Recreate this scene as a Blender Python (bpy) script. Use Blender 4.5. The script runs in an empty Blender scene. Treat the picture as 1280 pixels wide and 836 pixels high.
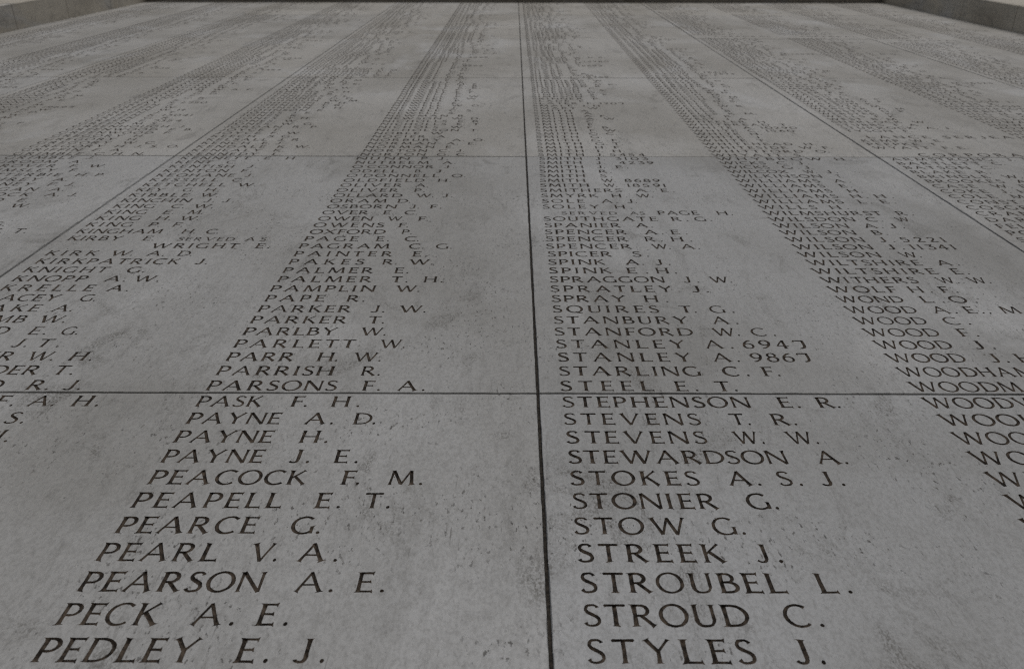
import bpy, math, random
import numpy as np
from mathutils import Vector, Matrix, Euler
from mathutils.geometry import delaunay_2d_cdt

random.seed(11)
scene = bpy.context.scene
C = scene.collection

# ------------------------------------------------------------------ camera, sky, sun, exposure
F_PX, D = 1000.0, 0.5                      # focal length in pixels of a 1280 px frame, distance camera - wall
VPX, VPY = 643.0, -98.0                    # where the wall's verticals meet in the photograph
TILT = math.atan((418 - VPY) / F_PX)       # angle between the view direction and straight up
KV = F_PX * D / math.cos(TILT) ** 2
UM = D / math.cos(TILT)                    # metres per unit of U
CAM_Z = 1.6
cam_data = bpy.data.cameras.new("camera")
cam = bpy.data.objects.new("camera", cam_data)
C.objects.link(cam)
cam_data.sensor_width = 36.0
cam_data.lens = 36.0 * F_PX / 1280.0
cam_data.clip_start, cam_data.clip_end = 0.02, 2000.0
ROLL = math.radians(0.14)
base = Euler((math.radians(90) + (math.pi / 2 - TILT), 0, 0)).to_matrix()
yaw = Matrix.Rotation(math.radians(0.10), 3, 'Y')
cam.matrix_world = Matrix.Translation((-.0013, -D, CAM_Z)) @ (base @ yaw @ Matrix.Rotation(ROLL, 3, 'Z')).to_4x4()
cam_data.dof.use_dof = True
cam_data.dof.focus_distance = 0.95
cam_data.dof.aperture_fstop = 11.0
scene.camera = cam

SUN_EL, SUN_AZ = math.radians(36), math.radians(169)   # a veiled sun well behind the viewer
world = bpy.data.worlds.new("World")
scene.world = world
world.use_nodes = True
nt = world.node_tree
nt.nodes.clear()
sky = nt.nodes.new('ShaderNodeTexSky')
sky.sky_type = 'NISHITA'
sky.sun_disc = False
sky.sun_elevation = SUN_EL
sky.sun_rotation = SUN_AZ
sky.air_density, sky.dust_density, sky.ozone_density = 1.0, 2.2, 1.2
hs = nt.nodes.new('ShaderNodeHueSaturation'); hs.inputs['Saturation'].default_value = 0.6   # overcast: greyer than a clear sky
bg = nt.nodes.new('ShaderNodeBackground'); bg.inputs['Strength'].default_value = 0.06
wo = nt.nodes.new('ShaderNodeOutputWorld')
nt.links.new(sky.outputs[0], hs.inputs['Color']); nt.links.new(hs.outputs[0], bg.inputs['Color'])
nt.links.new(bg.outputs[0], wo.inputs['Surface'])
sd = bpy.data.lights.new("sun", 'SUN')
sd.energy, sd.angle, sd.color = 0.72, math.radians(26), (1.0, 0.99, 0.98)
sun = bpy.data.objects.new("sun", sd)
C.objects.link(sun)
to_sun = Vector((math.sin(SUN_AZ) * math.cos(SUN_EL), math.cos(SUN_AZ) * math.cos(SUN_EL), math.sin(SUN_EL)))
sun.rotation_euler = to_sun.to_track_quat('Z', 'Y').to_euler()
sun.location = (0, -6, 12)
scene.view_settings.view_transform = 'Standard'
scene.view_settings.look = 'None'
scene.view_settings.gamma = 1.0
scene.view_settings.use_curve_mapping = False
scene.view_settings.exposure = 0.42
scene.cycles.max_bounces = 6
scene.cycles.use_denoising = False          # keep the grain of the stone
scene.cycles.filter_width = 1.2

# ------------------------------------------------------------------ materials
class NT:
    def __init__(s, name):
        s.m = bpy.data.materials.new(name); s.m.use_nodes = True
        s.t = s.m.node_tree; s.b = s.t.nodes['Principled BSDF']
        s.pos = s.n('ShaderNodeNewGeometry').outputs['Position']
    def n(s, kind, **kw):
        nd = s.t.nodes.new(kind)
        for k, v in kw.items(): setattr(nd, k, v)
        return nd
    def link(s, a, b): s.t.links.new(a, b)
    def mapped(s, sc, off=(0, 0, 0)):
        mp = s.n('ShaderNodeMapping'); mp.inputs['Scale'].default_value = sc; mp.inputs['Location'].default_value = off
        s.link(s.pos, mp.inputs['Vector']); return mp.outputs[0]
    def noise(s, sc, off=(0, 0, 0), detail=4, rough=.55, dist=0):
        if not isinstance(sc, tuple): sc = (sc, sc, sc)
        nd = s.n('ShaderNodeTexNoise'); nd.inputs['Scale'].default_value = 1
        nd.inputs['Detail'].default_value = detail; nd.inputs['Roughness'].default_value = rough
        nd.inputs['Distortion'].default_value = dist
        s.link(s.mapped(sc, off), nd.inputs['Vector']); return nd.outputs['Fac']
    def ramp(s, x, lo, hi, a=0., b=1.):
        r = s.n('ShaderNodeMapRange'); r.interpolation_type = 'SMOOTHSTEP'
        r.inputs['From Min'].default_value = lo; r.inputs['From Max'].default_value = hi
        r.inputs['To Min'].default_value = a; r.inputs['To Max'].default_value = b
        s.link(x, r.inputs['Value']); return r.outputs[0]
    def math(s, op, a, b=None):
        nd = s.n('ShaderNodeMath', operation=op)
        for i, v in enumerate((a, b)):
            if v is None: continue
            if isinstance(v, (int, float)): nd.inputs[i].default_value = v
            else: s.link(v, nd.inputs[i])
        return nd.outputs[0]
    def mix(s, f, a, b, mode='MIX'):
        nd = s.n('ShaderNodeMix', data_type='RGBA', blend_type=mode)
        for sock, v in ((nd.inputs[0], f), (nd.inputs[6], a), (nd.inputs[7], b)):
            if isinstance(v, (int, float)): sock.default_value = v
            elif isinstance(v, tuple): sock.default_value = (*v, 1)
            else: s.link(v, sock)
        return nd.outputs[2]
    def bump(s, h, strength, dist):
        nd = s.n('ShaderNodeBump'); nd.inputs['Strength'].default_value = strength; nd.inputs['Distance'].default_value = dist
        s.link(h, nd.inputs['Height']); s.link(nd.outputs[0], s.b.inputs['Normal'])

def stone(name, light, dark, dirt_amount=1.0, fine=1.0):
    s = NT(name)
    big = s.ramp(s.noise(1.7, (3, 1, 7), 3), .35, .68)
    col = s.mix(big, light, dark)
    # every slab came from a slightly different bed of the quarry
    oi = s.n('ShaderNodeObjectInfo')
    col = s.mix(1.0, col, oi.outputs['Color'], 'MULTIPLY')
    grain = s.ramp(s.noise((520, 520, 330), (0, 0, 0), 3, .75), .40, .62)
    coarse = s.ramp(s.noise((150, 150, 80), (3, 6, 0), 4, .7), .38, .66)
    # pale washed patches
    wash = s.ramp(s.noise((4, 4, 2.2), (2, 9, 4), 5, .6, .5), .50, .72, 0, .6)
    col = s.mix(wash, col, (.45, .453, .455))
    # rain streaks down the face, broken up by the grain of the stone
    st = s.ramp(s.noise((13, 13, 1.3), (1, 4, 2), 7, .68, .5), .50, .66)
    st = s.math('MULTIPLY', st, s.math('ADD', s.math('MULTIPLY', coarse, .22), .05))
    col = s.mix(s.math('MULTIPLY', st, dirt_amount), col, (.13, .128, .118))
    st2 = s.ramp(s.noise((46, 46, 8), (8, 3, 5), 6, .7, .9), .55, .68)
    st2 = s.math('MULTIPLY', st2, s.math('ADD', s.math('MULTIPLY', grain, .34), .06))
    col = s.mix(s.math('MULTIPLY', st2, dirt_amount), col, (.10, .096, .088))
    # grime gathered in blotches of fine grains
    blot = s.ramp(s.noise((12, 12, 7), (6, 2, 1), 7, .7, 1.0), .53, .68)
    g = s.math('MULTIPLY', s.math('MULTIPLY', blot, grain), .72 * dirt_amount)
    col = s.mix(g, col, (.085, .08, .07))
    # fine mottling everywhere
    mot = s.ramp(s.noise((300, 300, 190), (5, 5, 5), 5, .8), .43, .63, 0, .34 * fine)
    col = s.mix(mot, col, (.15, .147, .14))
    mot2 = s.ramp(s.noise((90, 90, 50), (1, 5, 7), 5, .75), .45, .66, 0, .22 * fine)
    col = s.mix(mot2, col, (.15, .147, .138))
    # pits and flecks of several sizes, thick in some places and missing in others
    where = s.ramp(s.noise(8, (4, 4, 9), 5, .65), .42, .62)
    pit = s.math('MULTIPLY', s.ramp(s.noise((230, 230, 120), (9, 1, 3), 3, .6), .60, .68, 0, .8), where)
    col = s.mix(pit, col, (.05, .045, .04))
    pit2 = s.ramp(s.noise((85, 85, 44), (2, 7, 3), 4, .65), .70, .735, 0, .75)
    col = s.mix(pit2, col, (.045, .04, .034))
    pit3 = s.ramp(s.noise((34, 48, 26), (5, 2, 8), 4, .7), .725, .75, 0, .75)
    col = s.mix(pit3, col, (.06, .052, .042))
    # thin scratches
    scr = s.ramp(s.noise((420, 420, 24), (3, 8, 8), 2, .5, .15), .685, .74, 0, .5)
    scr = s.math('MULTIPLY', scr, s.ramp(s.noise(9, (7, 1, 1), 3), .54, .66))
    col = s.mix(scr, col, (.08, .075, .07))
    s.link(col, s.b.inputs['Base Color'])
    s.b.inputs['Roughness'].default_value = .86
    s.b.inputs['Specular IOR Level'].default_value = .25
    h = s.math('ADD', s.math('MULTIPLY', s.noise((500, 500, 350), (1, 1, 1), 3, .7), .6), s.math('MULTIPLY', pit, -1.4))
    h = s.math('ADD', h, s.math('MULTIPLY', pit2, -1.4))
    s.bump(h, .5, .0007)
    return s.m

M_STONE = stone("portland_stone", (.362, .366, .369), (.272, .271, .264))
M_BLOCK = stone("return_stone", (.47, .435, .37), (.34, .305, .25), 1.0)
def plain(name, a, b, sc, rough=.9):
    s = NT(name)
    col = s.mix(s.ramp(s.noise(sc, (1, 2, 3), 5, .65), .35, .68), a, b)
    s.link(col, s.b.inputs['Base Color']); s.b.inputs['Roughness'].default_value = rough
    s.b.inputs['Specular IOR Level'].default_value = .15
    s.bump(s.noise(sc * 3, (4, 4, 4), 3), .3, .0008)
    return s.m
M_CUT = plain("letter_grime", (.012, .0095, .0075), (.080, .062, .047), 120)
M_JOINT = plain("joint_mortar", (.035, .03, .026), (.09, .078, .065), 160)
M_DARK = plain("open_joint", (.012, .011, .010), (.05, .043, .035), 240)
M_CORNICE = stone("soffit_stone", (.40, .37, .32), (.28, .25, .21), 1.0)
M_PAVE = plain("paving_stone", (.30, .29, .27), (.19, .185, .175), 6)

# ------------------------------------------------------------------ lettering: incised Roman capitals, one unit = cap height
TK, TN = .152, .100                      # widths of the thick and the thin strokes
def flare(x0, y0, x1, y1, w, a, b):
    """straight stroke; a / b = serif at its start / end"""
    ts = [0, .055, .17, .5, .83, .945, 1]
    ws = [1.0] * 7
    if a: ws[0], ws[1] = max(2.1, .23 / w), 1.2
    if b: ws[6], ws[5] = max(2.1, .23 / w), 1.2
    if not a: ts, ws = ts[:1] + ts[3:], ws[:1] + ws[3:]
    if not b: ts, ws = ts[:-3] + ts[-1:], ws[:-3] + ws[-1:]
    ws = [v * w * (.94 if .3 < t < .7 else 1) for t, v in zip(ts, ws)]
    return [(x0 + (x1 - x0) * t, y0 + (y1 - y0) * t) for t in ts], ws
def catmull(P, n):
    out = []
    Q = [P[0]] + list(P) + [P[-1]]
    for i in range(1, len(Q) - 2):
        p0, p1, p2, p3 = (np.array(Q[i + k], float) for k in (-1, 0, 1, 2))
        for k in range(n):
            t = k / n
            out.append(tuple(.5 * (2 * p1 + (p2 - p0) * t + (2 * p0 - 5 * p1 + 4 * p2 - p3) * t * t + (3 * p1 - p0 - 3 * p2 + p3) * t ** 3)))
    out.append(tuple(map(float, P[-1])))
    return out
def ell_(cx, cy, rx, ry, a0, a1, n, wthick=TK, wthin=TN, tilt=-12, ends=None):
    pts, ws = [], []
    for i in range(n + 1):
        a = math.radians(a0 + (a1 - a0) * i / n)
        pts.append((cx + rx * math.cos(a), cy + ry * math.sin(a)))
        k = abs(math.cos(a + math.radians(tilt))) ** 1.5
        ws.append(wthin + (wthick - wthin) * k)
    if ends:
        if ends[0]: ws[0] = ends[0]
        if ends[1]: ws[-1] = ends[1]
    return pts, ws
def bowl_(x0, yt, yb, xm, xr, n, TN):
    cy, ry = (yt + yb) / 2, (yt - yb) / 2
    pts, ws = [(x0, yt)], [TN]
    for i in range(n + 1):
        a = math.pi / 2 - math.pi * i / n
        pts.append((xm + (xr - xm) * math.cos(a), cy + ry * math.sin(a)))
        ws.append(TN + (TK - TN) * abs(math.cos(a - .2)) ** 1.4)
    pts.append((x0, yb)); ws.append(TN)
    return pts, ws

def glyph_strokes(ch, hi, TN=TN):
    n = 22 if hi else 10
    S = []
    def st(x0, y0, x1, y1, w=TK, a=True, b=True):
        if hi: S.append(flare(x0, y0, x1, y1, w, a, b))
        else: S.append(([(x0, y0), (x1, y1)], [w, w]))
    def bowl(*a): return bowl_(*a, TN)
    def ell(*a, **k): return ell_(*a, wthin=TN, **k)
    def arm(x0, x1, y, w=TN, e=1):
        if hi: S.append(([(x0, y), (x1 - .07, y), (x1, y + e * .012)], [w, w, w * 2.3]))
        else: S.append(([(x0, y), (x1, y)], [w, w * 1.2]))
    def cur(P, W):
        k = 4 if hi else 2
        pts = catmull(P, k)
        idx = np.linspace(0, len(P) - 1, len(pts))
        S.append((pts, list(np.interp(idx, range(len(P)), W))))
    t, b, m = 1 - TN / 2, TN / 2, .5
    if ch == 'A': st(.05, 0, .47, .99, TN * 1.05, True, False); st(.44, 1.0, .90, 0, TK, False, True); st(.2, .36, .74, .36, TN * .9, False, False)
    elif ch == 'B': st(.13, 0, .13, 1); S.append(bowl(.13, t, .53, .34, .56, n // 2)); S.append(bowl(.13, .53, b, .36, .66, n // 2))
    elif ch == 'C': S.append(ell(.50, .5, .45, .485, 48, 312, n, ends=(TN * 1.6, TN * 1.3)))
    elif ch == 'D': st(.13, 0, .13, 1); S.append(bowl(.13, t, b, .36, .86, n // 2 + 3))
    elif ch == 'E': st(.13, 0, .13, 1); arm(.13, .60, t, e=-1); arm(.13, .54, .52); arm(.13, .64, b)
    elif ch == 'F': st(.13, 0, .13, 1); arm(.13, .60, t, e=-1); arm(.13, .53, .5)
    elif ch == 'G': S.append(ell(.50, .5, .45, .485, 50, 318, n, ends=(TN * 1.6, TN))); st(.84, .02, .84, .46, TK * .9, False, True)
    elif ch == 'H': st(.13, 0, .13, 1); st(.79, 0, .79, 1); st(.13, .51, .79, .51, TN * .95, False, False)
    elif ch == 'I': st(.12, 0, .12, 1)
    elif ch == 'J':
        st(.36, .25, .36, 1, TK, False, True); cur([(.36, .34), (.36, .2), (.31, .08), (.2, .03), (.08, .06), (.02, .13)], [TK, TK * .98, TK * .85, TN, TN, TN * 1.3])
    elif ch == 'K': st(.13, 0, .13, 1); st(.18, .47, .67, 1, TN, False, True); st(.30, .56, .76, 0, TK, False, True)
    elif ch == 'L': st(.13, 0, .13, 1); arm(.13, .66, b)
    elif ch == 'M': st(.07, 0, .17, 1, TN * 1.1); st(.17, 1, .55, .06, TK, False, False); st(.55, .02, .92, 1, TN, False, False); st(.92, 1, 1.02, 0, TK, False, True)
    elif ch == 'N': st(.10, 0, .10, 1, TN * 1.1, True, True); st(.10, 1, .84, 0, TK, False, False); st(.84, 0, .84, 1, TN * 1.1, False, True)
    elif ch in 'O0': 
        w = 1 if ch == 'O' else .78
        S.append(ell(.5 * w, .5, .445 * w, .485, 90, 450, n + 4))
    elif ch == 'P': st(.13, 0, .13, 1); S.append(bowl(.13, t, .44, .34, .61, n // 2 + 1))
    elif ch == 'Q': S.append(ell(.5, .5, .445, .485, 90, 450, n + 4)); cur([(.52, .1), (.72, -.03), (.96, -.09)], [TN, TK, TN])
    elif ch == 'R': st(.13, 0, .13, 1); S.append(bowl(.13, t, .48, .34, .59, n // 2 + 1)); st(.34, .48, .76, 0, TK, False, True)
    elif ch == 'S':
        cur([(.52, .84), (.46, .93), (.33, .965), (.17, .92), (.10, .77), (.17, .63), (.33, .52), (.49, .40), (.55, .25), (.48, .09), (.30, .03), (.14, .06), (.06, .17)],
            [TN * 1.5, TN, TN, TN * 1.2, TK * .8, TK, TK * 1.05, TK, TK * .85, TN * 1.2, TN, TN, TN * 1.6])
    elif ch == 'T': 
        st(.40, 0, .40, 1 - TN * .5, TK, True, False)
        if hi: S.append(([(.02, .93), (.06, t - .005), (.40, t), (.74, t - .005), (.78, .93)], [TN * .8, TN * 1.25, TN, TN * 1.25, TN * .8]))
        else: arm(.02, .78, t)
    elif ch == 'U': st(.13, .3, .13, 1, TK, False, True); cur([(.13, .38), (.14, .22), (.24, .06), (.43, .03), (.62, .08), (.72, .24), (.73, .40)], [TK, TK, TK * .8, TN, TN, TN * 1.1, TN * 1.2]); st(.73, .3, .73, 1, TN * 1.25, False, True)
    elif ch == 'V': st(.06, 1, .46, 0, TK, True, False); st(.46, 0, .85, 1, TN, False, True)
    elif ch == 'W': st(.06, 1, .42, 0, TK, True, False); st(.42, 0, .70, .98, TN, False, False); st(.68, 1, 1.0, 0, TK, False, False); st(1.0, 0, 1.32, 1, TN, False, True)
    elif ch == 'X': st(.08, 1, .80, 0, TK); st(.06, 0, .78, 1, TN)
    elif ch == 'Y': st(.06, 1, .42, .48, TK, True, False); st(.42, .48, .80, 1, TN, False, True); st(.42, 0, .42, .52, TK, True, False)
    elif ch == 'Z': arm(.06, .70, t, e=-1); st(.68, .96, .08, .04, TK, False, False); arm(.06, .74, b)
    elif ch == '1': st(.14, 0, .14, 1)
    elif ch == '2': cur([(.06, .78), (.14, .93), (.3, .97), (.46, .9), (.5, .74), (.4, .52), (.22, .26), (.06, .06)], [TN, TN, TN, TK * .8, TK, TK * .8, TN, TN]); arm(.05, .62, b + .01, TN * 1.2)
    elif ch == '3': arm(.06, .56, t, e=-1); st(.54, .95, .26, .6, TN, False, False); cur([(.26, .58), (.46, .56), (.57, .4), (.54, .17), (.38, .04), (.18, .04), (.04, .14)], [TN, TN, TK, TK, TN, TN, TN * 1.3])
    elif ch == '4': st(.48, 0, .48, 1, TK, True, False); st(.46, .97, .04, .3, TN, False, False); st(.04, .3, .72, .3, TN, False, False)
    elif ch == '5': arm(.16, .56, t, e=1); st(.16, t, .12, .56, TN, False, False); cur([(.12, .55), (.3, .62), (.49, .54), (.56, .34), (.48, .12), (.28, .03), (.05, .1)], [TN, TN, TK * .9, TK, TK * .8, TN, TN * 1.3])
    elif ch == '6': S.append(ell(.33, .31, .26, .285, 90, 450, n)); cur([(.56, .97), (.34, .88), (.14, .62), (.07, .32)], [TN, TN * 1.2, TK, TK])
    elif ch == '7': arm(.60, .08, t, e=-1) if not hi else S.append(([(.04, .80), (.08, t), (.60, t)], [TN * 1.5, TN * 1.3, TN * 1.3])); cur([(.57, .99), (.57, .6), (.55, .3), (.46, .1), (.26, .03)], [TK, TK * 1.1, TK * 1.1, TK, TN])
    elif ch == '8': S.append(ell(.32, .75, .21, .215, 90, 450, n)); S.append(ell(.32, .29, .27, .26, 90, 450, n))
    elif ch == '9': S.append(ell(.33, .69, .26, .285, 90, 450, n)); cur([(.1, .03), (.32, .12), (.52, .38), (.59, .68)], [TN, TN * 1.2, TK, TK])
    elif ch == '.': S.append(([(.03, .075), (.06, .075), (.10, .075), (.14, .075), (.17, .075)], [.04, .15, .175, .15, .04]) if hi else ([(.02, .08), (.19, .08)], [.16, .16]))
    elif ch == ',': S.append(([(.12, .13), (.13, .05), (.05, -.09)], [.1, .12, .03]))
    elif ch == "'": S.append(([(.12, 1.0), (.11, .92), (.06, .74)], [.1, .11, .03]))
    return S

YLO, YHI = -.11, 1.10
_cache = {}
def glyph(ch, hi, var, bold=False):
    key = (ch, hi, var, bold)
    if key not in _cache:
        for attempt in range(9):                             # a triangulation that floods its cell is thrown away
            g, area, expect = cut_glyph(ch, hi, random.Random(ord(ch) * 31 + var * 7 + hi + attempt * 1009), .128 if bold else TN)
            if area < 1.06 * expect: break
        _cache[key] = g
    return _cache[key]
def cut_glyph(ch, hi, rnd, tn):
    strokes = []
    j = .010 if hi else .004
    for pts, ws in glyph_strokes(ch, hi, tn):
        kx = rnd.uniform(.93, 1.1) * (1 if hi else 1.14)
        pts = [(x + rnd.uniform(-j, j) * .6, y + rnd.uniform(-j, j) * .6) for x, y in pts]
        strokes.append((pts, [w * kx * rnd.uniform(.93, 1.08) for w in ws]))
    if hi and ch not in ".,'":
        bx = [p for pts, _ in strokes for p in pts]
        for _ in range(rnd.choice((0, 0, 0, 1, 1, 2))):
            px, py = rnd.choice(bx)
            cx, cy = px + rnd.uniform(-.16, .16), min(.98, max(-.02, py + rnd.uniform(-.14, .14)))
            a, L = rnd.uniform(0, 6.3), rnd.uniform(.02, .06)
            w = rnd.uniform(.02, .06)
            strokes.append(([(cx - L * math.cos(a), cy - L * math.sin(a)), (cx, cy), (cx + L * math.cos(a + .5), cy + L * math.sin(a + .5))], [w * .4, w, w * .5]))
    expect = sum(math.hypot(p[i + 1][0] - p[i][0], p[i + 1][1] - p[i][1]) * (w[i] + w[i + 1]) / 2 for p, w in strokes for i in range(len(p) - 1)) + 1e-6
    verts, faces = [], []
    xs = []
    for pts, ws in strokes:
        P = np.array(pts, float); n = len(P)
        closed = np.hypot(*(P[0] - P[-1])) < .04 and n > 6
        T = np.zeros_like(P)
        T[1:-1] = P[2:] - P[:-2]; T[0] = P[1] - P[0]; T[-1] = P[-1] - P[-2]
        if closed: P[-1] = P[0]; T[0] = T[-1] = P[1] - P[-2]
        T /= np.maximum(np.hypot(T[:, 0], T[:, 1]), 1e-6)[:, None]
        N = np.stack([-T[:, 1], T[:, 0]], 1)
        W = np.array(ws)[:, None] / 2
        if closed: W[-1] = W[0]
        L, R = P + N * W, P - N * W
        b0 = len(verts)
        for k in range(n):
            verts += [tuple(L[k]), tuple(P[k]), tuple(R[k])]
        for k in range(n - 1):
            a, b = b0 + 3 * k, b0 + 3 * k + 3
            for q in ((a, a + 1, b + 1, b), (a + 1, a + 2, b + 2, b + 1)):
                ar = 0
                for i in range(4):
                    p, r = verts[q[i]], verts[q[(i + 1) % 4]]
                    ar += p[0] * r[1] - r[0] * p[1]
                faces.append(q if ar > 0 else q[::-1])
        xs += list(L[:, 0]) + list(R[:, 0])
    x0, x1 = min(xs), max(xs)
    nv = len(verts)
    verts += [(x0 - .012, YLO), (x1 + .012, YLO), (x1 + .012, YHI), (x0 - .012, YHI)]
    nf = len(faces)
    faces.append((nv, nv + 1, nv + 2, nv + 3))
    verts = [(x, min(max(y, YLO + .01), YHI - .01)) if i < nv else (x, y) for i, (x, y) in enumerate(verts)]
    ov, oe, of, _, _, orig = delaunay_2d_cdt([Vector(v) for v in verts], [], faces, 1, 1e-5, True)
    V = np.array([tuple(v) for v in ov], float)
    stone_f, cut_f = [], []
    for f, o in zip(of, orig):
        if len(f) != 3: continue
        (cut_f if any(i < nf for i in o) else stone_f).append(f)
    rim = set(i for f in stone_f for i in f)
    dep = np.zeros(len(V))
    for pts, ws in strokes:
        P = np.array(pts, float); W = np.array(ws)
        for k in range(len(P) - 1):
            ab = P[k + 1] - P[k]; L2 = max(ab @ ab, 1e-9)
            t = np.clip(((V - P[k]) @ ab) / L2, 0, 1)
            q = P[k] + t[:, None] * ab
            hw = np.minimum((W[k] + (W[k + 1] - W[k]) * t) / 2, .075)
            dep = np.maximum(dep, hw - np.hypot(*(V - q).T))
    for i in rim: dep[i] = 0
    A, B = np.array(stone_f, np.int64).reshape(-1, 3), np.array(cut_f, np.int64).reshape(-1, 3)
    def sub(F):
        u, inv = np.unique(F, return_inverse=True)
        return V[u], dep[u], inv.reshape(-1, 3)
    e1, e2 = V[B[:, 1]] - V[B[:, 0]], V[B[:, 2]] - V[B[:, 0]]
    area = float(np.abs(e1[:, 0] * e2[:, 1] - e1[:, 1] * e2[:, 0]).sum() / 2)
    return dict(x0=x0 - .012, x1=x1 + .012, stone=sub(A), cut=sub(B)), area, expect

class Soup:
    """collects triangles and quads in wall coordinates (x, depth, z)"""
    def __init__(s): s.v, s.t, s.q, s.n = [], [], [], 0
    def tris(s, V, F): s.v.append(V); s.t.append(F + s.n); s.n += len(V)
    def quad(s, p):
        s.v.append(np.array(p, float)); s.q.append(np.arange(4)[None] + s.n); s.n += 4
    def face(s, x0, x1, z0, z1, y=0.):
        if x1 - x0 > 1e-6 and z1 - z0 > 1e-6:
            s.quad([(x0, y, z0), (x1, y, z0), (x1, y, z1), (x0, y, z1)])
    def box(s, x0, x1, y0, y1, z0, z1, front=True):
        if front: s.face(x0, x1, z0, z1, y0)
        s.quad([(x0, y1, z0), (x0, y1, z1), (x1, y1, z1), (x1, y1, z0)])
        s.quad([(x0, y0, z0), (x0, y0, z1), (x0, y1, z1), (x0, y1, z0)])
        s.quad([(x1, y0, z0), (x1, y1, z0), (x1, y1, z1), (x1, y0, z1)])
        s.quad([(x0, y0, z0), (x0, y1, z0), (x1, y1, z0), (x1, y0, z0)])
        s.quad([(x0, y0, z1), (x1, y0, z1), (x1, y1, z1), (x0, y1, z1)])
    def build(s, name, mat, parent=None, loc=(0, 0, 0), origin=(0, 0, 0)):
        V = np.concatenate(s.v) - np.array(origin, float)
        T = np.concatenate(s.t) if s.t else np.zeros((0, 3), np.int64)
        Q = np.concatenate(s.q) if s.q else np.zeros((0, 4), np.int64)
        me = bpy.data.meshes.new(name)
        me.vertices.add(len(V)); me.vertices.foreach_set('co', V.astype(np.float32).ravel())
        nl = T.size + Q.size
        me.loops.add(nl); me.loops.foreach_set('vertex_index', np.concatenate([T.ravel(), Q.ravel()]).astype(np.int32))
        me.polygons.add(len(T) + len(Q))
        ls = np.concatenate([np.arange(len(T)) * 3, T.size + np.arange(len(Q)) * 4]).astype(np.int32)
        me.polygons.foreach_set('loop_start', ls)
        me.update(calc_edges=True)
        me.materials.append(mat)
        o = bpy.data.objects.new(name, me); C.objects.link(o)
        o.location = loc
        if parent: o.parent = parent
        return o

def tag(o, label=None, cat=None, group=None, kind=None):
    for k, v in (('label', label), ('category', cat), ('group', group), ('kind', kind)):
        if v: o[k] = v
    return o

# ------------------------------------------------------------------ the grid of slabs (w, U = the wall's own coordinates)
W_J1 = 1 / (491 - VPY)                    # the joint across the foot of the photograph
DW = .0017085                             # height of a course
PITCH_W = DW / 30
W0 = W_J1 - DW
W_TOP = .00992
def zw(w): return CAM_Z + KV * w - D * math.tan(TILT)
def xu(u): return u * UM
CAP = .0415 * UM
PITCH = KV * PITCH_W
BASE_OFF = .15 * PITCH                   # baseline above the foot of its row
JU = .05
EDGE = [-4.55, JU - 2 * 1.497, JU - 1.497, JU, JU + 1.497, JU + 2 * 1.497, 4.545]
COLS = [-4.40, -3.655, -2.90, -2.150, -1.410, -.663, .099, .842, 1.585, 2.335, 3.085, 3.83]

# ------------------------------------------------------------------ what is cut into them
# row 0 is the first row under the joint at y = 196; "word x0 x1" gives the word's ends in pixels of the photograph
R1 = """SMITH 673.5 729|J. 744 757|3103 769 811
SMITH 673.5 729|J. 745 757|4239 774 818
SMITH 673.5 731|J. 746 757|E. 769 786
SMITH 673.8 732|R. 748 765
SMITH 674 733|S. 750 766
SMITH 674 733.5|W. 750 770|8689 781 826
SMITH 674.3 738|W. 753 772|18591 784 834
SMITHERS 675 778|A. 794 818|E. 826 844
SMYRK 676 749|H. 764 785|W. 793 817
SOLE 677 731.5|A. 751 773|J. 784 797
SOLEY 677.7 750|H. 768 791
%SERVED 701.6 772|%AS 787 806.6|PAGE 822 875|H. 895 917
SOUTHGATE 679 823|R. 839 861|G. 869 891
SPANIER 680 778|A. 794 817
SPENCER 680.5 785.5|A. 805 830|E. 838.7 860
SPENCER 681.6 787|R. 806 829|H. 839 866
SPENCER 682 792|W. 812 839|A. 851.5 876
SPICER 684 767|S. 790.6 812
SPINK 684.7 758|A. 781 806|J. 819 839
SPINK 685.6 766|E. 783 811|H. 820 847
SPRAGGON 686.7 832|J. 854.5 875|W. 884 916
SPRATLEY 687.6 839.6|J. 865 887
SPRAY 689 782|H. 805 836
SQUIRES 690.6 825|T. 847 872|G. 888.6 919
STANBURY 692 859|A. 891 924
STANFORD 693 868|W. 887 926|C. 940.6 971
STANLEY 695 856|A. 882 918|6947 930 1010
STANLEY 697 863|A. 891.6 926|9867 940.6 1016
STARLING 698.6 879|C. 905 938|F. 951 977
STEEL 700 819|E. 844 874|T. 889 923
STEPHENSON 703 941|E. 971 1002|R. 1019 1052
STEVENS 705 878|T. 909 940|R. 963 998
STEVENS 707.5 886|W. 913 957|W. 978 1025
STEWARDSON 710 988.5|A. 1023 1062
STOKES 712.6 877|A. 911 953|S. 975 1005|J. 1028 1058
STONIER 715.5 902|G. 936 975
STOW 718 855.6|G. 893 934
STREEK 722 908|J. 947 980
STROUBEL 726 986.7|L. 1019 1067
STROUD 730 940|C. 984 1032
STYLES 734.5 949|J. 996 1034
SULLIVAN|J.
SUMMERS|W.|H.
SUTTON|A.
SWAIN|F.|J.
SYKES|T.
TANNER|E.
TAPLIN|G.|W.
TAYLOR|A.
TAYLOR|F.|C."""
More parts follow.
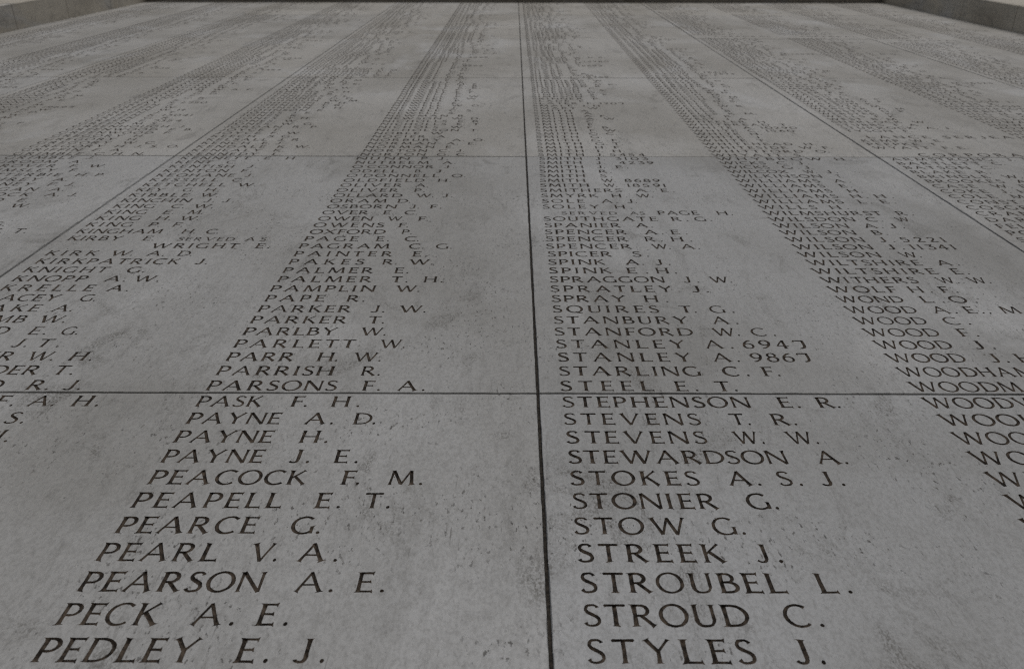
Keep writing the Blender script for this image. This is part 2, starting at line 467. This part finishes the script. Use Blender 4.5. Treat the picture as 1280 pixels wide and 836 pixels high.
L2 = """NUNN 442 513|P. 525 540|J. 547 560
NUTBEEM|A.
O'CONNOR 439 543|J. 554 568
ODELL 436 497|B. 517 528|J. 544 556
O'DONNELL 432 549|O. 564 582
OLDFIELD 428 531|H. 546 564
OLIVER 424 503|A. 518 535
OLIVER 419 498|P. 516 531
OLLARD 415 503|W. 520 542|J. 552 566
ORAM 411 485|D. 495 513
OSBORN 407 497|J. 511 524|F. 536 552
OVER 401 461|E. 477 492|C. 504.6 522
OWEN 395.7 467|W. 484.7 505|F. 521 535
OWENS 390 479|F. 496.6 510
OXFORD 385 482|P. 500.6 515
PAGE 377.6 447.5|E. 468 486|C. 504.6 523.5
PAGRAM 371 488.7|C. 510 530|G. 544 565
PAINTER 364.6 491|E. 514 534
PAKES 358.5 454|R. 476 496|W. 511 541
PALMER 351 467|E. 491 510.5
PALMER 344 465|T. 490 509.5|H. 528 553.5
PAMPLIN 335 470|W. 495 524.5
PAPE 328 405|R. 431 455.5
PARKER 319 438.5|J. 462 480.5|W. 499 532
PARKER 309.6 433.6|T. 461.5 480
PARLBY 300 425|W. 451.6 482
PARLETT 288.6 446.7|W. 475.6 506
PARR 279 367|H. 393.5 421.5|W. 443 476
PARRISH 267 421|R. 449 475
PARSONS 254 420|F. 450 475|A. 495 531
PASK 241 332|F. 360 383|H. 411 449
PAYNE 228.7 349|A. 378 416|D. 439 469
PAYNE 213 339|H. 371.5 409
PAYNE 197 327|J. 359 386|E. 414 447
PEACOCK 181 387|F. 423 449|M. 483 528
PEAPELL 160 351|E. 390 425|T. 457 487
PEARCE 139 318.5|G. 360 399
PEARL 115 270|V. 316 345|A. 369 421.5
PEARSON 91.5 335|A. 365 415.5|E. 441 480
PECK 64 205.5|A. 235 291|E. 315.6 359
PEDLEY 34 255|E. 289 334|J. 364 405
PENFOLD|W.
PENNY|A.|G.
PERCY|T.
PERKINS|H.
PERRY|J.|F.
PETERS|C.
PHELPS|S.
PHILLIPS|W.|R.
PICKETT|E."""
L1 = """KENNETT|E. 328 341|H. 355 371
KENT 217 268|C. 281 294
KENTISH 209 295|J. 307 320
KENTON 201 287|F. 299 314
KEOHANE 192 292|J. 304 317
KESSELL 184 272|C. 288 302
KETCHELL 175 281|W. 298 319
KEY 167 209|G. 226 241|H. 254 273
KIBBLE 158 234|W. 252 271
KINCHIN 148 241|J. 252.6 267|J. 276 292
KING 138 192|C. 211 229|W. 243.6 265
KING 127.6 182|E. 200.6 216|M. 232 252
KING 116.5 174|H. 192 212|W. 227 247
KING 103.6 163.7|P. 182 198|F. 213 227
KINGHAM 92 206|H. 224 243|C. 255 272
KIRBY 81 157|E. 175 191|%SERVED 219 294|%AS 304 331
WRIGHT 191 301.6|E. 316.6 336
KIRK 53 126|W. 141 164|A. 180 204|D. 219 239
KIRKPATRICK 40 228|J. 242 258
KNIGHT 25 140|G. 155 179
KNOPP 11 113|A. 127 155|W. 170 197
KRELLE -4 113.7|A. 130 159
LACEY -21 79.7|G. 96 117.5
LAKE -38 45|A. 60.6 88
LAMB -55 27|W. 53 79
LAND -74 10.6|E. 31 55|G. 72 95
LANE -95 -13|J. 10.6 31|T. 52 72
LARNER -116 12|W. 39 64|H. 81.5 113
LAVENDER -138 44.6|T. 71 89
LEONARD -162 3|R. 28 58|J. 75.7 98
LEVENE -188 -30|F. -14 14|A. 30 65|H. 85 121
LEWIN -212 -80|W. -62 -30|S. 1 27
LEWIS -240 -100|H. -70 -30|J. -18 7
LEWIS|A.|E.
LINCOLN|G.
LINDSEY|F.
LITTLE|W.
LLOYD|H.
LOCK|J.
LODER|T.|W.
LONG|A.
LOVELL|C.
LOWE|E.
LUCAS|P.
LUFF|R.|J.
LYNCH|M.
LYONS|D.
MABEY|G.
MACEY|F.|W.
MADDEN|T."""
R2 = """WHYBROW 893 1026|H. 1042 1065
WICKS 897 958|C. 972 992|J. 998 1012
WICKS 902 963|G. 979 1000|J. 1006 1017
WILCOX 907 987|W. 1001 1022|J. 1034 1048
WILKINSON 912 1029|T. 1043 1054
WILLIAMS 917 1026|A. 1043 1064
WILLIAMS 922 1033|E. 1048 1066
WILLIAMS 927 1042|H. 1058 1079
WILLIAMS 933 1049|H. 1062 1086|H. 1092 1118
WILLIAMS 939 1056|L. 1071 1091|E. 1099 1121
WILLS 945 1023|H. 1036 1062
WILMSHURST 951 1099|R. 1119 1143
WILSDON 957 1071|C. 1084.7 1105|W. 1115 1142
WILSON 963 1063|A. 1081 1105|J. 1113 1132
WILSON 970.7 1072|B. 1088.5 1111
WILSON 978 1082.6|J. 1100 1120|5221 1128.6 1185
WILSON 987 1093|J. 1111 1132|11341 1140.5 1198
WILSON 993 1103|W. 1119 1153
WILTSHIRE 1004 1155|A. 1173 1201
WILTSHIRE 1010 1174|E. 1188 1213
WITHERS 1021 1150|W. 1165 1200|W. 1204 1240
WOLF 1030 1116|H. 1134.5 1167|F. 1173 1199
WOND 1041 1132|L. 1149 1182|O. 1190 1223
WOOD 1051 1149|A. 1168 1198|E., 1203.5 1240|M. 1249 1287|M. 1300 1340
WOOD 1062 1162|C. 1183 1215
WOOD 1074 1178|F. 1196 1225
WOOD 1087.5 1193.6|J. 1220 1246
WOOD 1102 1211|J. 1240.6 1263|H. 1269 1310
WOODHAMS 1116 1315|E. 1390 1430
WOODMAN 1131 1335|F. 1390 1425
WOODWARD 1148 1385|A. 1450 1490
WOOLLEY 1167 1358|H. 1430 1475
WOOTTON 1184 1400|T. 1460 1500
WORLEY 1204 1395|G. 1445 1490
WRIGHT 1226 1420|C. 1460 1500
WRIGHT 1250 1450|J. 1490 1525
WYATT|A.
WYETT|W.|J.
YATES|F.
YEO|R.
YORK|H.|A.
YOUNG|E.
YOUNG|S.|J."""
R3 = """ARMSTRONG|J.|L.
BARTLETT|C.
BATSON|C.
BLAKE|R.
BRINDLE|W.
BROOKES|A.
CASE|W.|E.
COKE|J.|H.
COLE|M.
CONSTABLE|F.
COSGROVE|J.
CRANE|H.
DARBY|E.|J.
FELTHAM|W.
POCOCK|A.
SAUNDERS|G.
SIMMONDS|T.
STONE|H.
TURNER|W.|C.
WALLIS|F.
WATTS|J.
WEBB|A.|R."""
L0 = """GRIMBLE|J.
GROOM|A.
GROVER|F.|W.
GUMSLEY|F.
GUTTERBIE|H.|P.
GUTHREY|A.
HACKNEY|F.|J.
HADDIGAN|A.
HALDCOCK|A.|J.
HALFORD|E.
HALL-LAM|W.
HALLS|J.
HAM|F.
HAMMOND|G.
HAMPSHIRE|C.|T.
HANCOCK|A.
HANNINGTON|B.
HARDING|E.|J.
HARDY|W.
HARRIS|A.
HARRIS|T.|W.
HART|P."""
UP = {5: """NORTON|G.|C.
NORTON|C.|J.
NORMAN|E.
NORMAN|A.|E.
NORBURY|A.|O.
NOCIER|A.
NOBLE|W.
NICHOLSON|T.
NICHOLS|W.
NICHOLLS|E.|T.
NICHOLLS|E.|R.
NEWSON|W.|D.
NEWMAN|B.""",
6: """SMITH|J.|5454
SMITH|I.|H.
SMITH|H.|F.
SMITH|G.|T.
SMITH|G.|F.
SMITH|G.
SMITH|G.|C.
SMITH|F.|W.
SMITH|F.|B.
SMITH|E.
SMITH|C.
SMITH|A.|W.
SMITH|A.|F.
SMITH|A.
SMITH|A.
SMART|W.
SMALE|J.|H.
SLATER|F.|1207
SLADE|E.""",
4: """KENNEDY|L.
KENEALY|K.
KENDALE|K.|W.
KENCH|E.|J.
KELSALL|J.|R.
KEECH|S.|G.
JOYCE|F.|W.
JOYCE|F.
JORDAN|R.|P.
JONES|W.|G.
JONES|W.
JONES|T.|H.
JONES|R.
JONES|J.|E.""",
7: """WHYATT|S.
WHITTFORD|O.
WHITESIDE|W.|F.
WHITEHEAD|H.
WHITE|T.
WHITE|J.
WHITE|H.
WHITE|C.|1560
WHITE|A.|10290
WHITBREAD|T.
WHEELER|H.""",
3: """GRIMBLE|C.|H.|N.
GRIFFIN|F.|A.
GREGORY|H.|J.|S.|O.
GREGORY|W.|C.
GREGORY|H.
GREGORY|H.
GREENWOOD|F.
GREENWOOD|F.|B.
GREENHOUGH|J.""",
8: """^CORPORAL
-
WYATT|F.|E.
PEEPKE|T.
KEMP|W.|E.
^LANCE SERJEANT
-
TYSON|F.
STURROCK|A.|J.
STUBBS|F.|A.
SHERLOCK|W."""}
POOL = """ABBOTT ADAMS ALDRIDGE ALLEN ANDREWS ARCHER ARNOLD ASHBY ATKINS AUSTIN BAILEY BAKER BALDWIN BARBER BARNES BARRETT BARTON BATES BAXTER BEACH BELL
BENNETT BERRY BIRD BISHOP BLACKMAN BOND BOWDEN BRADLEY BRIGGS BROOKS BROWN BRYANT BULLOCK BURGESS BURTON BUTCHER BUTLER CAMPBELL CARPENTER CARR CARTER CHAMBERS
CHAPMAN CHURCH CLARK CLARKE CLIFFORD COLEMAN COLLINS COOK COOPER COX CRAWFORD CROSS CURTIS DALE DANIELS DAVEY DAVIES DAVIS DAWSON DAY DEAN DENNIS DICKSON DIXON
DREW DUNCAN DUNN DYER EDWARDS ELLIOTT ELLIS EMERY EVANS FARMER FIELD FISHER FLETCHER FORD FOSTER FOWLER FOX FRANCIS FREEMAN FRENCH FROST FULLER GALE GARDNER GEORGE
GIBSON GILBERT GILES GLOVER GODDARD GOODWIN GORDON GRAHAM GRANT GRAY GREEN HARRISON HARVEY HAWKINS HAYES HENDERSON HERBERT HILL HODGES HOLLAND HOLMES HOPKINS
HOWARD HUDSON HUGHES HUNT HUTCHINSON INGRAM JACKSON JAMES JENKINS JENNINGS JOHNSON MARSHALL MARTIN MASON MATTHEWS MAY MILLER MILLS MITCHELL MOORE MORGAN MORRIS MURPHY
NASH NEAL NEWELL PIKE POOLE POPE PORTER POTTER POWELL PRATT PRICE QUINN RANDALL RAY READ REEVES REYNOLDS RICHARDS ROBERTS ROBINSON ROGERS ROSE ROWE RUSSELL RYAN
SALMON SANDERS SAVAGE SCOTT SHARP SHAW SHEPHERD SIMPSON SKINNER THOMAS THOMPSON THORNE TILEY TUCKER TURNER TYLER VINCENT WADE WALKER WALSH WARD WARREN WATKINS WATSON
WEAVER WEBSTER WELCH WELLS WEST""".split()
RANGE = {0: ('AB', 'BR'), 1: ('BR', 'CO'), 2: ('CO', 'FA'), 3: ('FA', 'GR'), 4: ('GR', 'JO'), 5: ('MA', 'NE'), 6: ('NE', 'SK'), 7: ('SK', 'WE'), 8: ('AB', 'WE'), 9: ('AB', 'WE'), 10: ('AB', 'MO'), 11: ('MO', 'WE')}
LETTERS = 'ABCDEFGHJKLMPRSTW'
TOP_ROW = -(int((W_TOP - (W0 + 2 * DW)) / PITCH_W) - 1)
TEXT = {}
for ci in range(12):
    rows = {}
    spec = {4: L1, 5: L2, 6: R1, 7: R2, 8: R3, 3: L0}.get(ci)
    if spec:
        for i, ln in enumerate(spec.split('\n')): rows[i] = ln
    if ci in UP:
        for i, ln in enumerate(UP[ci].split('\n')): rows[-1 - i] = ln
    lo, hi = min(rows, default=0), max(rows, default=59)
    rnd = random.Random(100 + ci)
    a, b = RANGE[ci]
    pool = [p for p in POOL if a <= p[:2] <= b]
    last = lo - 1 if rows else 59
    gap = TOP_ROW
    count = last - TOP_ROW + 1
    seq = sorted(rnd.choice(pool) for _ in range(count))
    seq = sorted(seq, key=lambda s: s)
    for i in range(count):
        k = rnd.choice((1, 1, 2, 2, 2, 3) if rnd.random() < .3 else (1, 2))
        ln = seq[i] + ''.join('|' + rnd.choice(LETTERS) + '.' for _ in range(k))
        if rnd.random() < .05: ln = seq[i] + '|' + rnd.choice(LETTERS) + '.|' + str(rnd.randint(1000, 19999))
        rows[TOP_ROW + i] = ln
    if ci in (8, 9, 10):                                     # these columns break into ranks
        for hd, at in (('CORPORAL', rnd.randint(-70, -55)), ('SERJEANT', rnd.randint(-100, -85))):
            rows[at] = '^' + hd; rows[at - 1] = rows[at + 1] = '-'
    if rows and spec:
        tail = sorted(rnd.choice([p for p in POOL if p[0] >= rows[hi][0]] or POOL) for _ in range(max(0, 59 - hi)))
        if ci in (3, 8):
            for i, nm in enumerate(tail): rows[hi + 1 + i] = nm + '|' + rnd.choice(LETTERS) + '.'
    TEXT[ci] = rows

def w_row(r): return W0 + 2 * DW - (r + 1) * PITCH_W          # foot of the row
def px_to_x(px, r, top):
    w = w_row(r) + (BASE_OFF + CAP * top) / KV
    return xu((px - VPX) * w)
def layout(ln, r, ci, rnd):
    """-> list of (char, x of its ink, x scale, size) for one row"""
    out = []
    head = ln.startswith('^')
    x = xu(COLS[ci]) + rnd.uniform(-.0003, .0003)
    if head: x += CAP * (1.2 if 'LANCE' in ln else 3.6)
    hi = True
    prev = None
    for ti, tok in enumerate(ln.lstrip('^').split('|')):
        part = tok.rsplit(' ', 2)
        fit = len(part) == 3
        word = part[0] if fit else tok
        size = CAP * (1.16 if head else 1.0)
        word = word.replace('-', '')
        if word.startswith('%'): word = word[1:]; size = CAP * .74
        gs = [(c, glyph(c, True, 0)) for c in word if c != ' ']
        wid = [g['x1'] - g['x0'] for _, g in gs]
        sx = 1.0
        if fit:
            right = float(part[1]) > 860                       # letters lean with the perspective, away from the middle
            xa = px_to_x(float(part[1]), r, 1 if word[0] in 'TVWY' else .5 if right and word[0] in 'BDEFHIKLMNPRUXZ' else 0)
            xb = px_to_x(float(part[2]), r, 1 if word[-1] in 'TVWYPF' else (.5 if word[-1] == 'D' else .9) if not right and float(part[2]) < 560 and word[-1] in 'HKMNIUXZD' else 0)
            span = (xb - xa) / size
            tr = (span - sum(wid)) / max(1, len(wid) - 1)
            lim = .045
            if tr < lim:
                sx = max(.5, (span - lim * (len(wid) - 1)) / sum(wid)); tr = lim
            if len(word) == 2 and tr > .36: sx = min(1.1, sx * (1 + (tr - .36) / sum(wid))); tr = (span - sx * sum(wid)) / (len(wid) - 1)
            if len(word) > 2 and tr > .34: sx = (span - .30 * (len(wid) - 1)) / sum(wid); tr = .30
        else:
            if prev is not None: x += CAP * (rnd.uniform(1.05, 1.35) if prev == 0 else rnd.uniform(.55, .95))
            xa = x
            tr = (.40 if head else .20) + rnd.uniform(-.012, .012)
            if word[-1:] == '.': tr = .12
            sx = rnd.uniform(.985, 1.015)
        x = xa
        k = 0
        for c in word:
            if c == ' ': x += size * .9; continue
            if c == '-': continue
            out.append((c, x, sx, size, ti)); x += (wid[k] * sx + tr) * size; k += 1
        x -= tr * size
        prev = 0 if prev is None else prev + 1
    return out

def in_frame(x, z):
    w = (z - CAM_Z + D * math.tan(TILT)) / KV
    if w <= 0: return False, 0
    Y = 1 / w
    px = x / UM * Y + VPX
    return (-60 < px < 1340 and Y + VPY < 860), Y

# ------------------------------------------------------------------ the slabs
GAP, GAP_UP, GAP_WIDE, CH = .0033, .0042, .0033, .0009
SLAB_T = .06
course_words = ["lowest course", "second course up", "third course up", "fourth course up", "fifth course up", "top course"]
pos_words = ["at the far left end against the pilaster", "second from the left end", "immediately left of the wide dark joint",
             "immediately right of the wide dark joint", "second from the right end", "at the far right end against the pilaster"]
rnd_l, rnd_tone = random.Random(5), random.Random(23)
for k in range(6):
    z0, z1 = zw(W0 + k * DW), zw(min(W0 + (k + 1) * DW, W_TOP))
    row_lo, row_hi = 60 - 30 * (k + 1), 59 - 30 * k            # rows of this course
    for p in range(6):
        gl = (GAP_WIDE if p == 3 else GAP_UP) / 2
        gr = (GAP_WIDE if p == 2 else GAP_UP) / 2
        xa, xb = xu(EDGE[p]) + (gl if p else .001), xu(EDGE[p + 1]) - (gr if p < 5 else .001)
        za, zb = z0 + (.0023 if k == 1 else GAP) / 2, z1 - ((.0023 if k == 0 else GAP) / 2 if k < 5 else .001)
        org = np.array([(xa + xb) / 2, 0, za])
        s = Soup()
        fx0, fx1, fz0, fz1 = xa + CH, xb - CH, za + CH, zb - CH
        # worn arrises, sides and back
        near_slab = k < 2 and 1 <= p <= 4
        def arris(x0, z0, x1, z1, nx, nz):
            """chipped edge from the face (x0,z0)-(x1,z1) out to the slab's side, (nx,nz) = outward"""
            L = math.hypot(x1 - x0, z1 - z0)
            n = max(1, int(L / .006)) if near_slab else 1
            run, prev_p = 0.0, None
            for i in range(n + 1):
                t = i / n
                run = run * .55 + rnd_l.random() ** 3 * .75
                off = CH * (1 - min(.85, run)) if near_slab and 0 < i < n else CH * .7
                dep = .0003 + .0012 * min(1, run) if near_slab else .0005
                fx, fz = x0 + (x1 - x0) * t, z0 + (z1 - z0) * t
                sgn = 0 if n == 1 or 0 < i < n else 1
                tx, tz = ((x1 - x0) / L, (z1 - z0) / L)
                ext = (-CH if i == 0 else CH if i == n else 0)
                cur = ((fx, 0, fz), (fx + nx * off + tx * ext * .7, dep, fz + nz * off + tz * ext * .7), (fx + nx * CH + tx * ext, .003, fz + nz * CH + tz * ext))
                if prev_p:
                    s.quad([prev_p[1], cur[1], cur[0], prev_p[0]]); s.quad([prev_p[2], cur[2], cur[1], prev_p[1]])
                prev_p = cur
        arris(fx0, fz0, fx1, fz0, 0, -1); arris(fx1, fz1, fx0, fz1, 0, 1)
        arris(fx0, fz1, fx0, fz0, -1, 0); arris(fx1, fz0, fx1, fz1, 1, 0)
        s.box(xa, xb, .003, SLAB_T, za, zb, front=False)
        slab_lines = []
        v = rnd_tone.uniform(.93, 1.05) if k else 1.0
        warm = (0, .014, .045, .06, .065, .07)[k] + rnd_tone.uniform(-.012, .015)
        tone = (v * (1 + warm * .6), v, v * (1 - warm), 1)
        mid = xu(COLS[2 * p + 1]) - .004
        for half, ci in ((0, 2 * p), (1, 2 * p + 1)):
            cx0, cx1 = (fx0, mid) if half == 0 else (mid, fx1)
            zcur = fz1                                         # fills from the top down
            for r in range(row_lo, row_hi + 1):
                ln = TEXT[ci].get(r)
                if not ln or ln == '-': continue
                zb_ = zw(w_row(r)) + BASE_OFF + (.04 * PITCH if ln.startswith('^') else 0)
                items = layout(ln, r, ci, rnd_l)
                if not items: continue
                smax = max(q[3] for q in items)
                lo_z, hi_z = zb_ + YLO * smax, zb_ + YHI * smax
                if hi_z > fz1 - .0005 or lo_z < fz0 + .0002: continue
                s.face(cx0, cx1, hi_z, zcur, 0); zcur = lo_z
                cut = Soup()
                toks = ln.split('|')
                split_row = len(toks) > 1 and in_frame(items[0][1], zb_)[1] > 160 and (in_frame(items[0][1], zb_)[0] or in_frame(items[-1][1], zb_)[0])
                words = {}                                     # surname, initials and numbers of a legible line stand apart
                xc = cx0
                for ch, x, sx, size, ti in items:
                    vis, Y = in_frame(x, zb_)
                    near = vis and Y > 215
                    g = glyph(ch, bool(near), rnd_l.randrange(6 if near else 2), Y < 480)
                    w = (g['x1'] - g['x0']) * size * sx
                    if x < xc + .0001: x = xc + .0001
                    if x + w > cx1 - .001:
                        break
                    s.face(xc, x, lo_z, hi_z)
                    s.face(x, x + w, zb_ + YHI * size, hi_z); s.face(x, x + w, lo_z, zb_ + YLO * size)
                    for key, dst in (('stone', s), ('cut', words.setdefault(ti, (x, Soup()))[1] if split_row else cut)):
                        V, dp, Fc = g[key]
                        P = np.empty((len(V), 3))
                        P[:, 0] = x + (V[:, 0] - g['x0']) * size * sx
                        P[:, 1] = dp * size * 1.25
                        P[:, 2] = zb_ + V[:, 1] * size
                        dst.tris(P, Fc)
                    xc = x + w
                s.face(xc, cx1, lo_z, hi_z)
                slab_lines.append((cut, ln.startswith('^'), items[0][1], zb_, words, toks))
            s.face(cx0, cx1, fz0, zcur, 0)
        slab = s.build("name_slab", M_STONE, None, (org[0], rnd_l.uniform(0, .0008), org[2]), org)
        slab.color = tone
        tag(slab, "pale grey engraved slab, %s, %s" % (course_words[k], pos_words[p]), "stone slab", "engraved slabs of the memorial wall", "thing")
        for cut, head, lx, lz, words, toks in slab_lines:
            if words:
                o = bpy.data.objects.new("engraved_name", None); C.objects.link(o); o.parent = slab
                o.location = (lx - org[0], 0, lz - org[2]); o.empty_display_size = .02
                for ti, (wx, sp) in words.items():
                    t = toks[ti].split(' ')[0]
                    nm = "service_number" if t[0].isdigit() else "initial" if t[-1] in '.,' else "surname" if ti == 0 and t[0] != '%' else "engraved_word"
                    sp.build(nm, M_CUT, o, (wx - lx, 0, 0), (wx, 0, lz))
                continue
            if not cut.n: continue
            o = cut.build("engraved_heading" if head else "engraved_name", M_CUT, slab, (lx - org[0], 0, lz - org[2]), (lx, 0, lz))

# ------------------------------------------------------------------ what holds the slabs: backing, base, returns, cornice, ground
XL, XR = xu(EDGE[0]), xu(EDGE[-1])
ZB, ZT = zw(W0), zw(W_TOP)
b = Soup(); b.box(XL - .7, XR + .7, .009, .5, 0.0, ZT + 1.2)
wall = tag(b.build("backing_wall", M_JOINT), "dark mortar-covered backing wall seen only in the joints between slabs", "wall", kind="structure")
# the slabs are let into the backing: open the wide middle joint with its own dark filler
b = Soup(); xj = xu(JU); b.box(xj - GAP_WIDE / 2 + .0002, xj + GAP_WIDE / 2 - .0002, .0042, .0088, ZB, ZT - .002)
tag(b.build("joint_filler", M_DARK, None, (xj, 0, ZB), (xj, 0, ZB)), "black worn filler in the wide upright joint of the wall", "joint filler")
PD = .125
def bevel_block(s, x0, x1, y0, y1, z0, z1, c=.004):
    """block with chamfered visible edges"""
    s.face(x0 + c, x1 - c, z0 + c, z1 - c, y0)
    s.quad([(x0, y0 + c, z0), (x1, y0 + c, z0), (x1 - c, y0, z0 + c), (x0 + c, y0, z0 + c)])
    s.quad([(x0 + c, y0, z1 - c), (x1 - c, y0, z1 - c), (x1, y0 + c, z1), (x0, y0 + c, z1)])
    s.quad([(x0, y0 + c, z0), (x0 + c, y0, z0 + c), (x0 + c, y0, z1 - c), (x0, y0 + c, z1)])
    s.quad([(x1 - c, y0, z0 + c), (x1, y0 + c, z0), (x1, y0 + c, z1), (x1 - c, y0, z1 - c)])
    s.box(x0, x1, y0 + c, y1, z0, z1, front=False)
for side, lab in ((-1, "projecting stone pilaster of plain blocks at the left end of the wall"), (1, "projecting stone pilaster of plain blocks at the right end of the wall")):
    x0, x1 = (XL - .7, XL) if side < 0 else (XR, XR + .7)
    e = bpy.data.objects.new("stone_pilaster", None); C.objects.link(e); e.location = ((x0 + x1) / 2, 0, 0)
    tag(e, lab, "pilaster", "pilasters at the wall ends", "thing")
    z = 0.0
    w = W0 + 3 * DW + .0005
    zs = [zw(W0 + 4 * DW + .0005 + (j - 11) * DW / 2) for j in range(0, 16)]
    zs = [0.0] + [q for q in zs if .2 < q < ZT - .05] + [ZT]
    for a_, b_ in zip(zs[:-1], zs[1:]):
        s = Soup(); bevel_block(s, x0, x1, -PD, .005, a_ + .002, b_ - .002)
        s.build("stone_block", M_BLOCK, e, (0, 0, a_), ((x0 + x1) / 2, 0, a_))
s = Soup()
prof = [(-PD, ZT + .001), (-PD - .01, ZT + .30), (-.25, ZT + .40), (-.40, ZT + .46), (-.45, ZT + .75), (.005, ZT + .75), (.005, ZT + .001)]  # lower band is the real edge; unseen overhang above is shaped for shade
xa, xb = XL - .75, XR + .75
for (y0, z0), (y1, z1) in zip(prof, prof[1:] + prof[:1]):
    s.quad([(xa, y0, z0), (xb, y0, z0), (xb, y1, z1), (xa, y1, z1)][::-1])
for xx, flip in ((xa, 1), (xb, -1)):
    for i in range(1, len(prof) - 1):
        s.v.append(np.array([(xx, *prof[0]), (xx, *prof[i]), (xx, *prof[i + 1])])); s.t.append(np.array([[0, 1, 2][::flip]]) + s.n); s.n += 3
tag(s.build("stone_cornice", M_CORNICE, None, (0, 0, ZT), (0, 0, ZT)), "dark weathered stone cornice along the wall top, its unseen overhang shaped for shade", "cornice")
s = Soup(); bevel_block(s, XL, XR, -.03, .0055, .0, ZB - .004, .006)
tag(s.build("wall_base", M_BLOCK), "plain stone base under the engraved slabs", "wall", kind="structure")
s = Soup(); s.quad([(-300, -300, 0), (300, -300, 0), (300, 300, 0), (-300, 300, 0)])
tag(s.build("ground", M_PAVE), "grey stone paving in front of the wall", "ground", kind="structure")
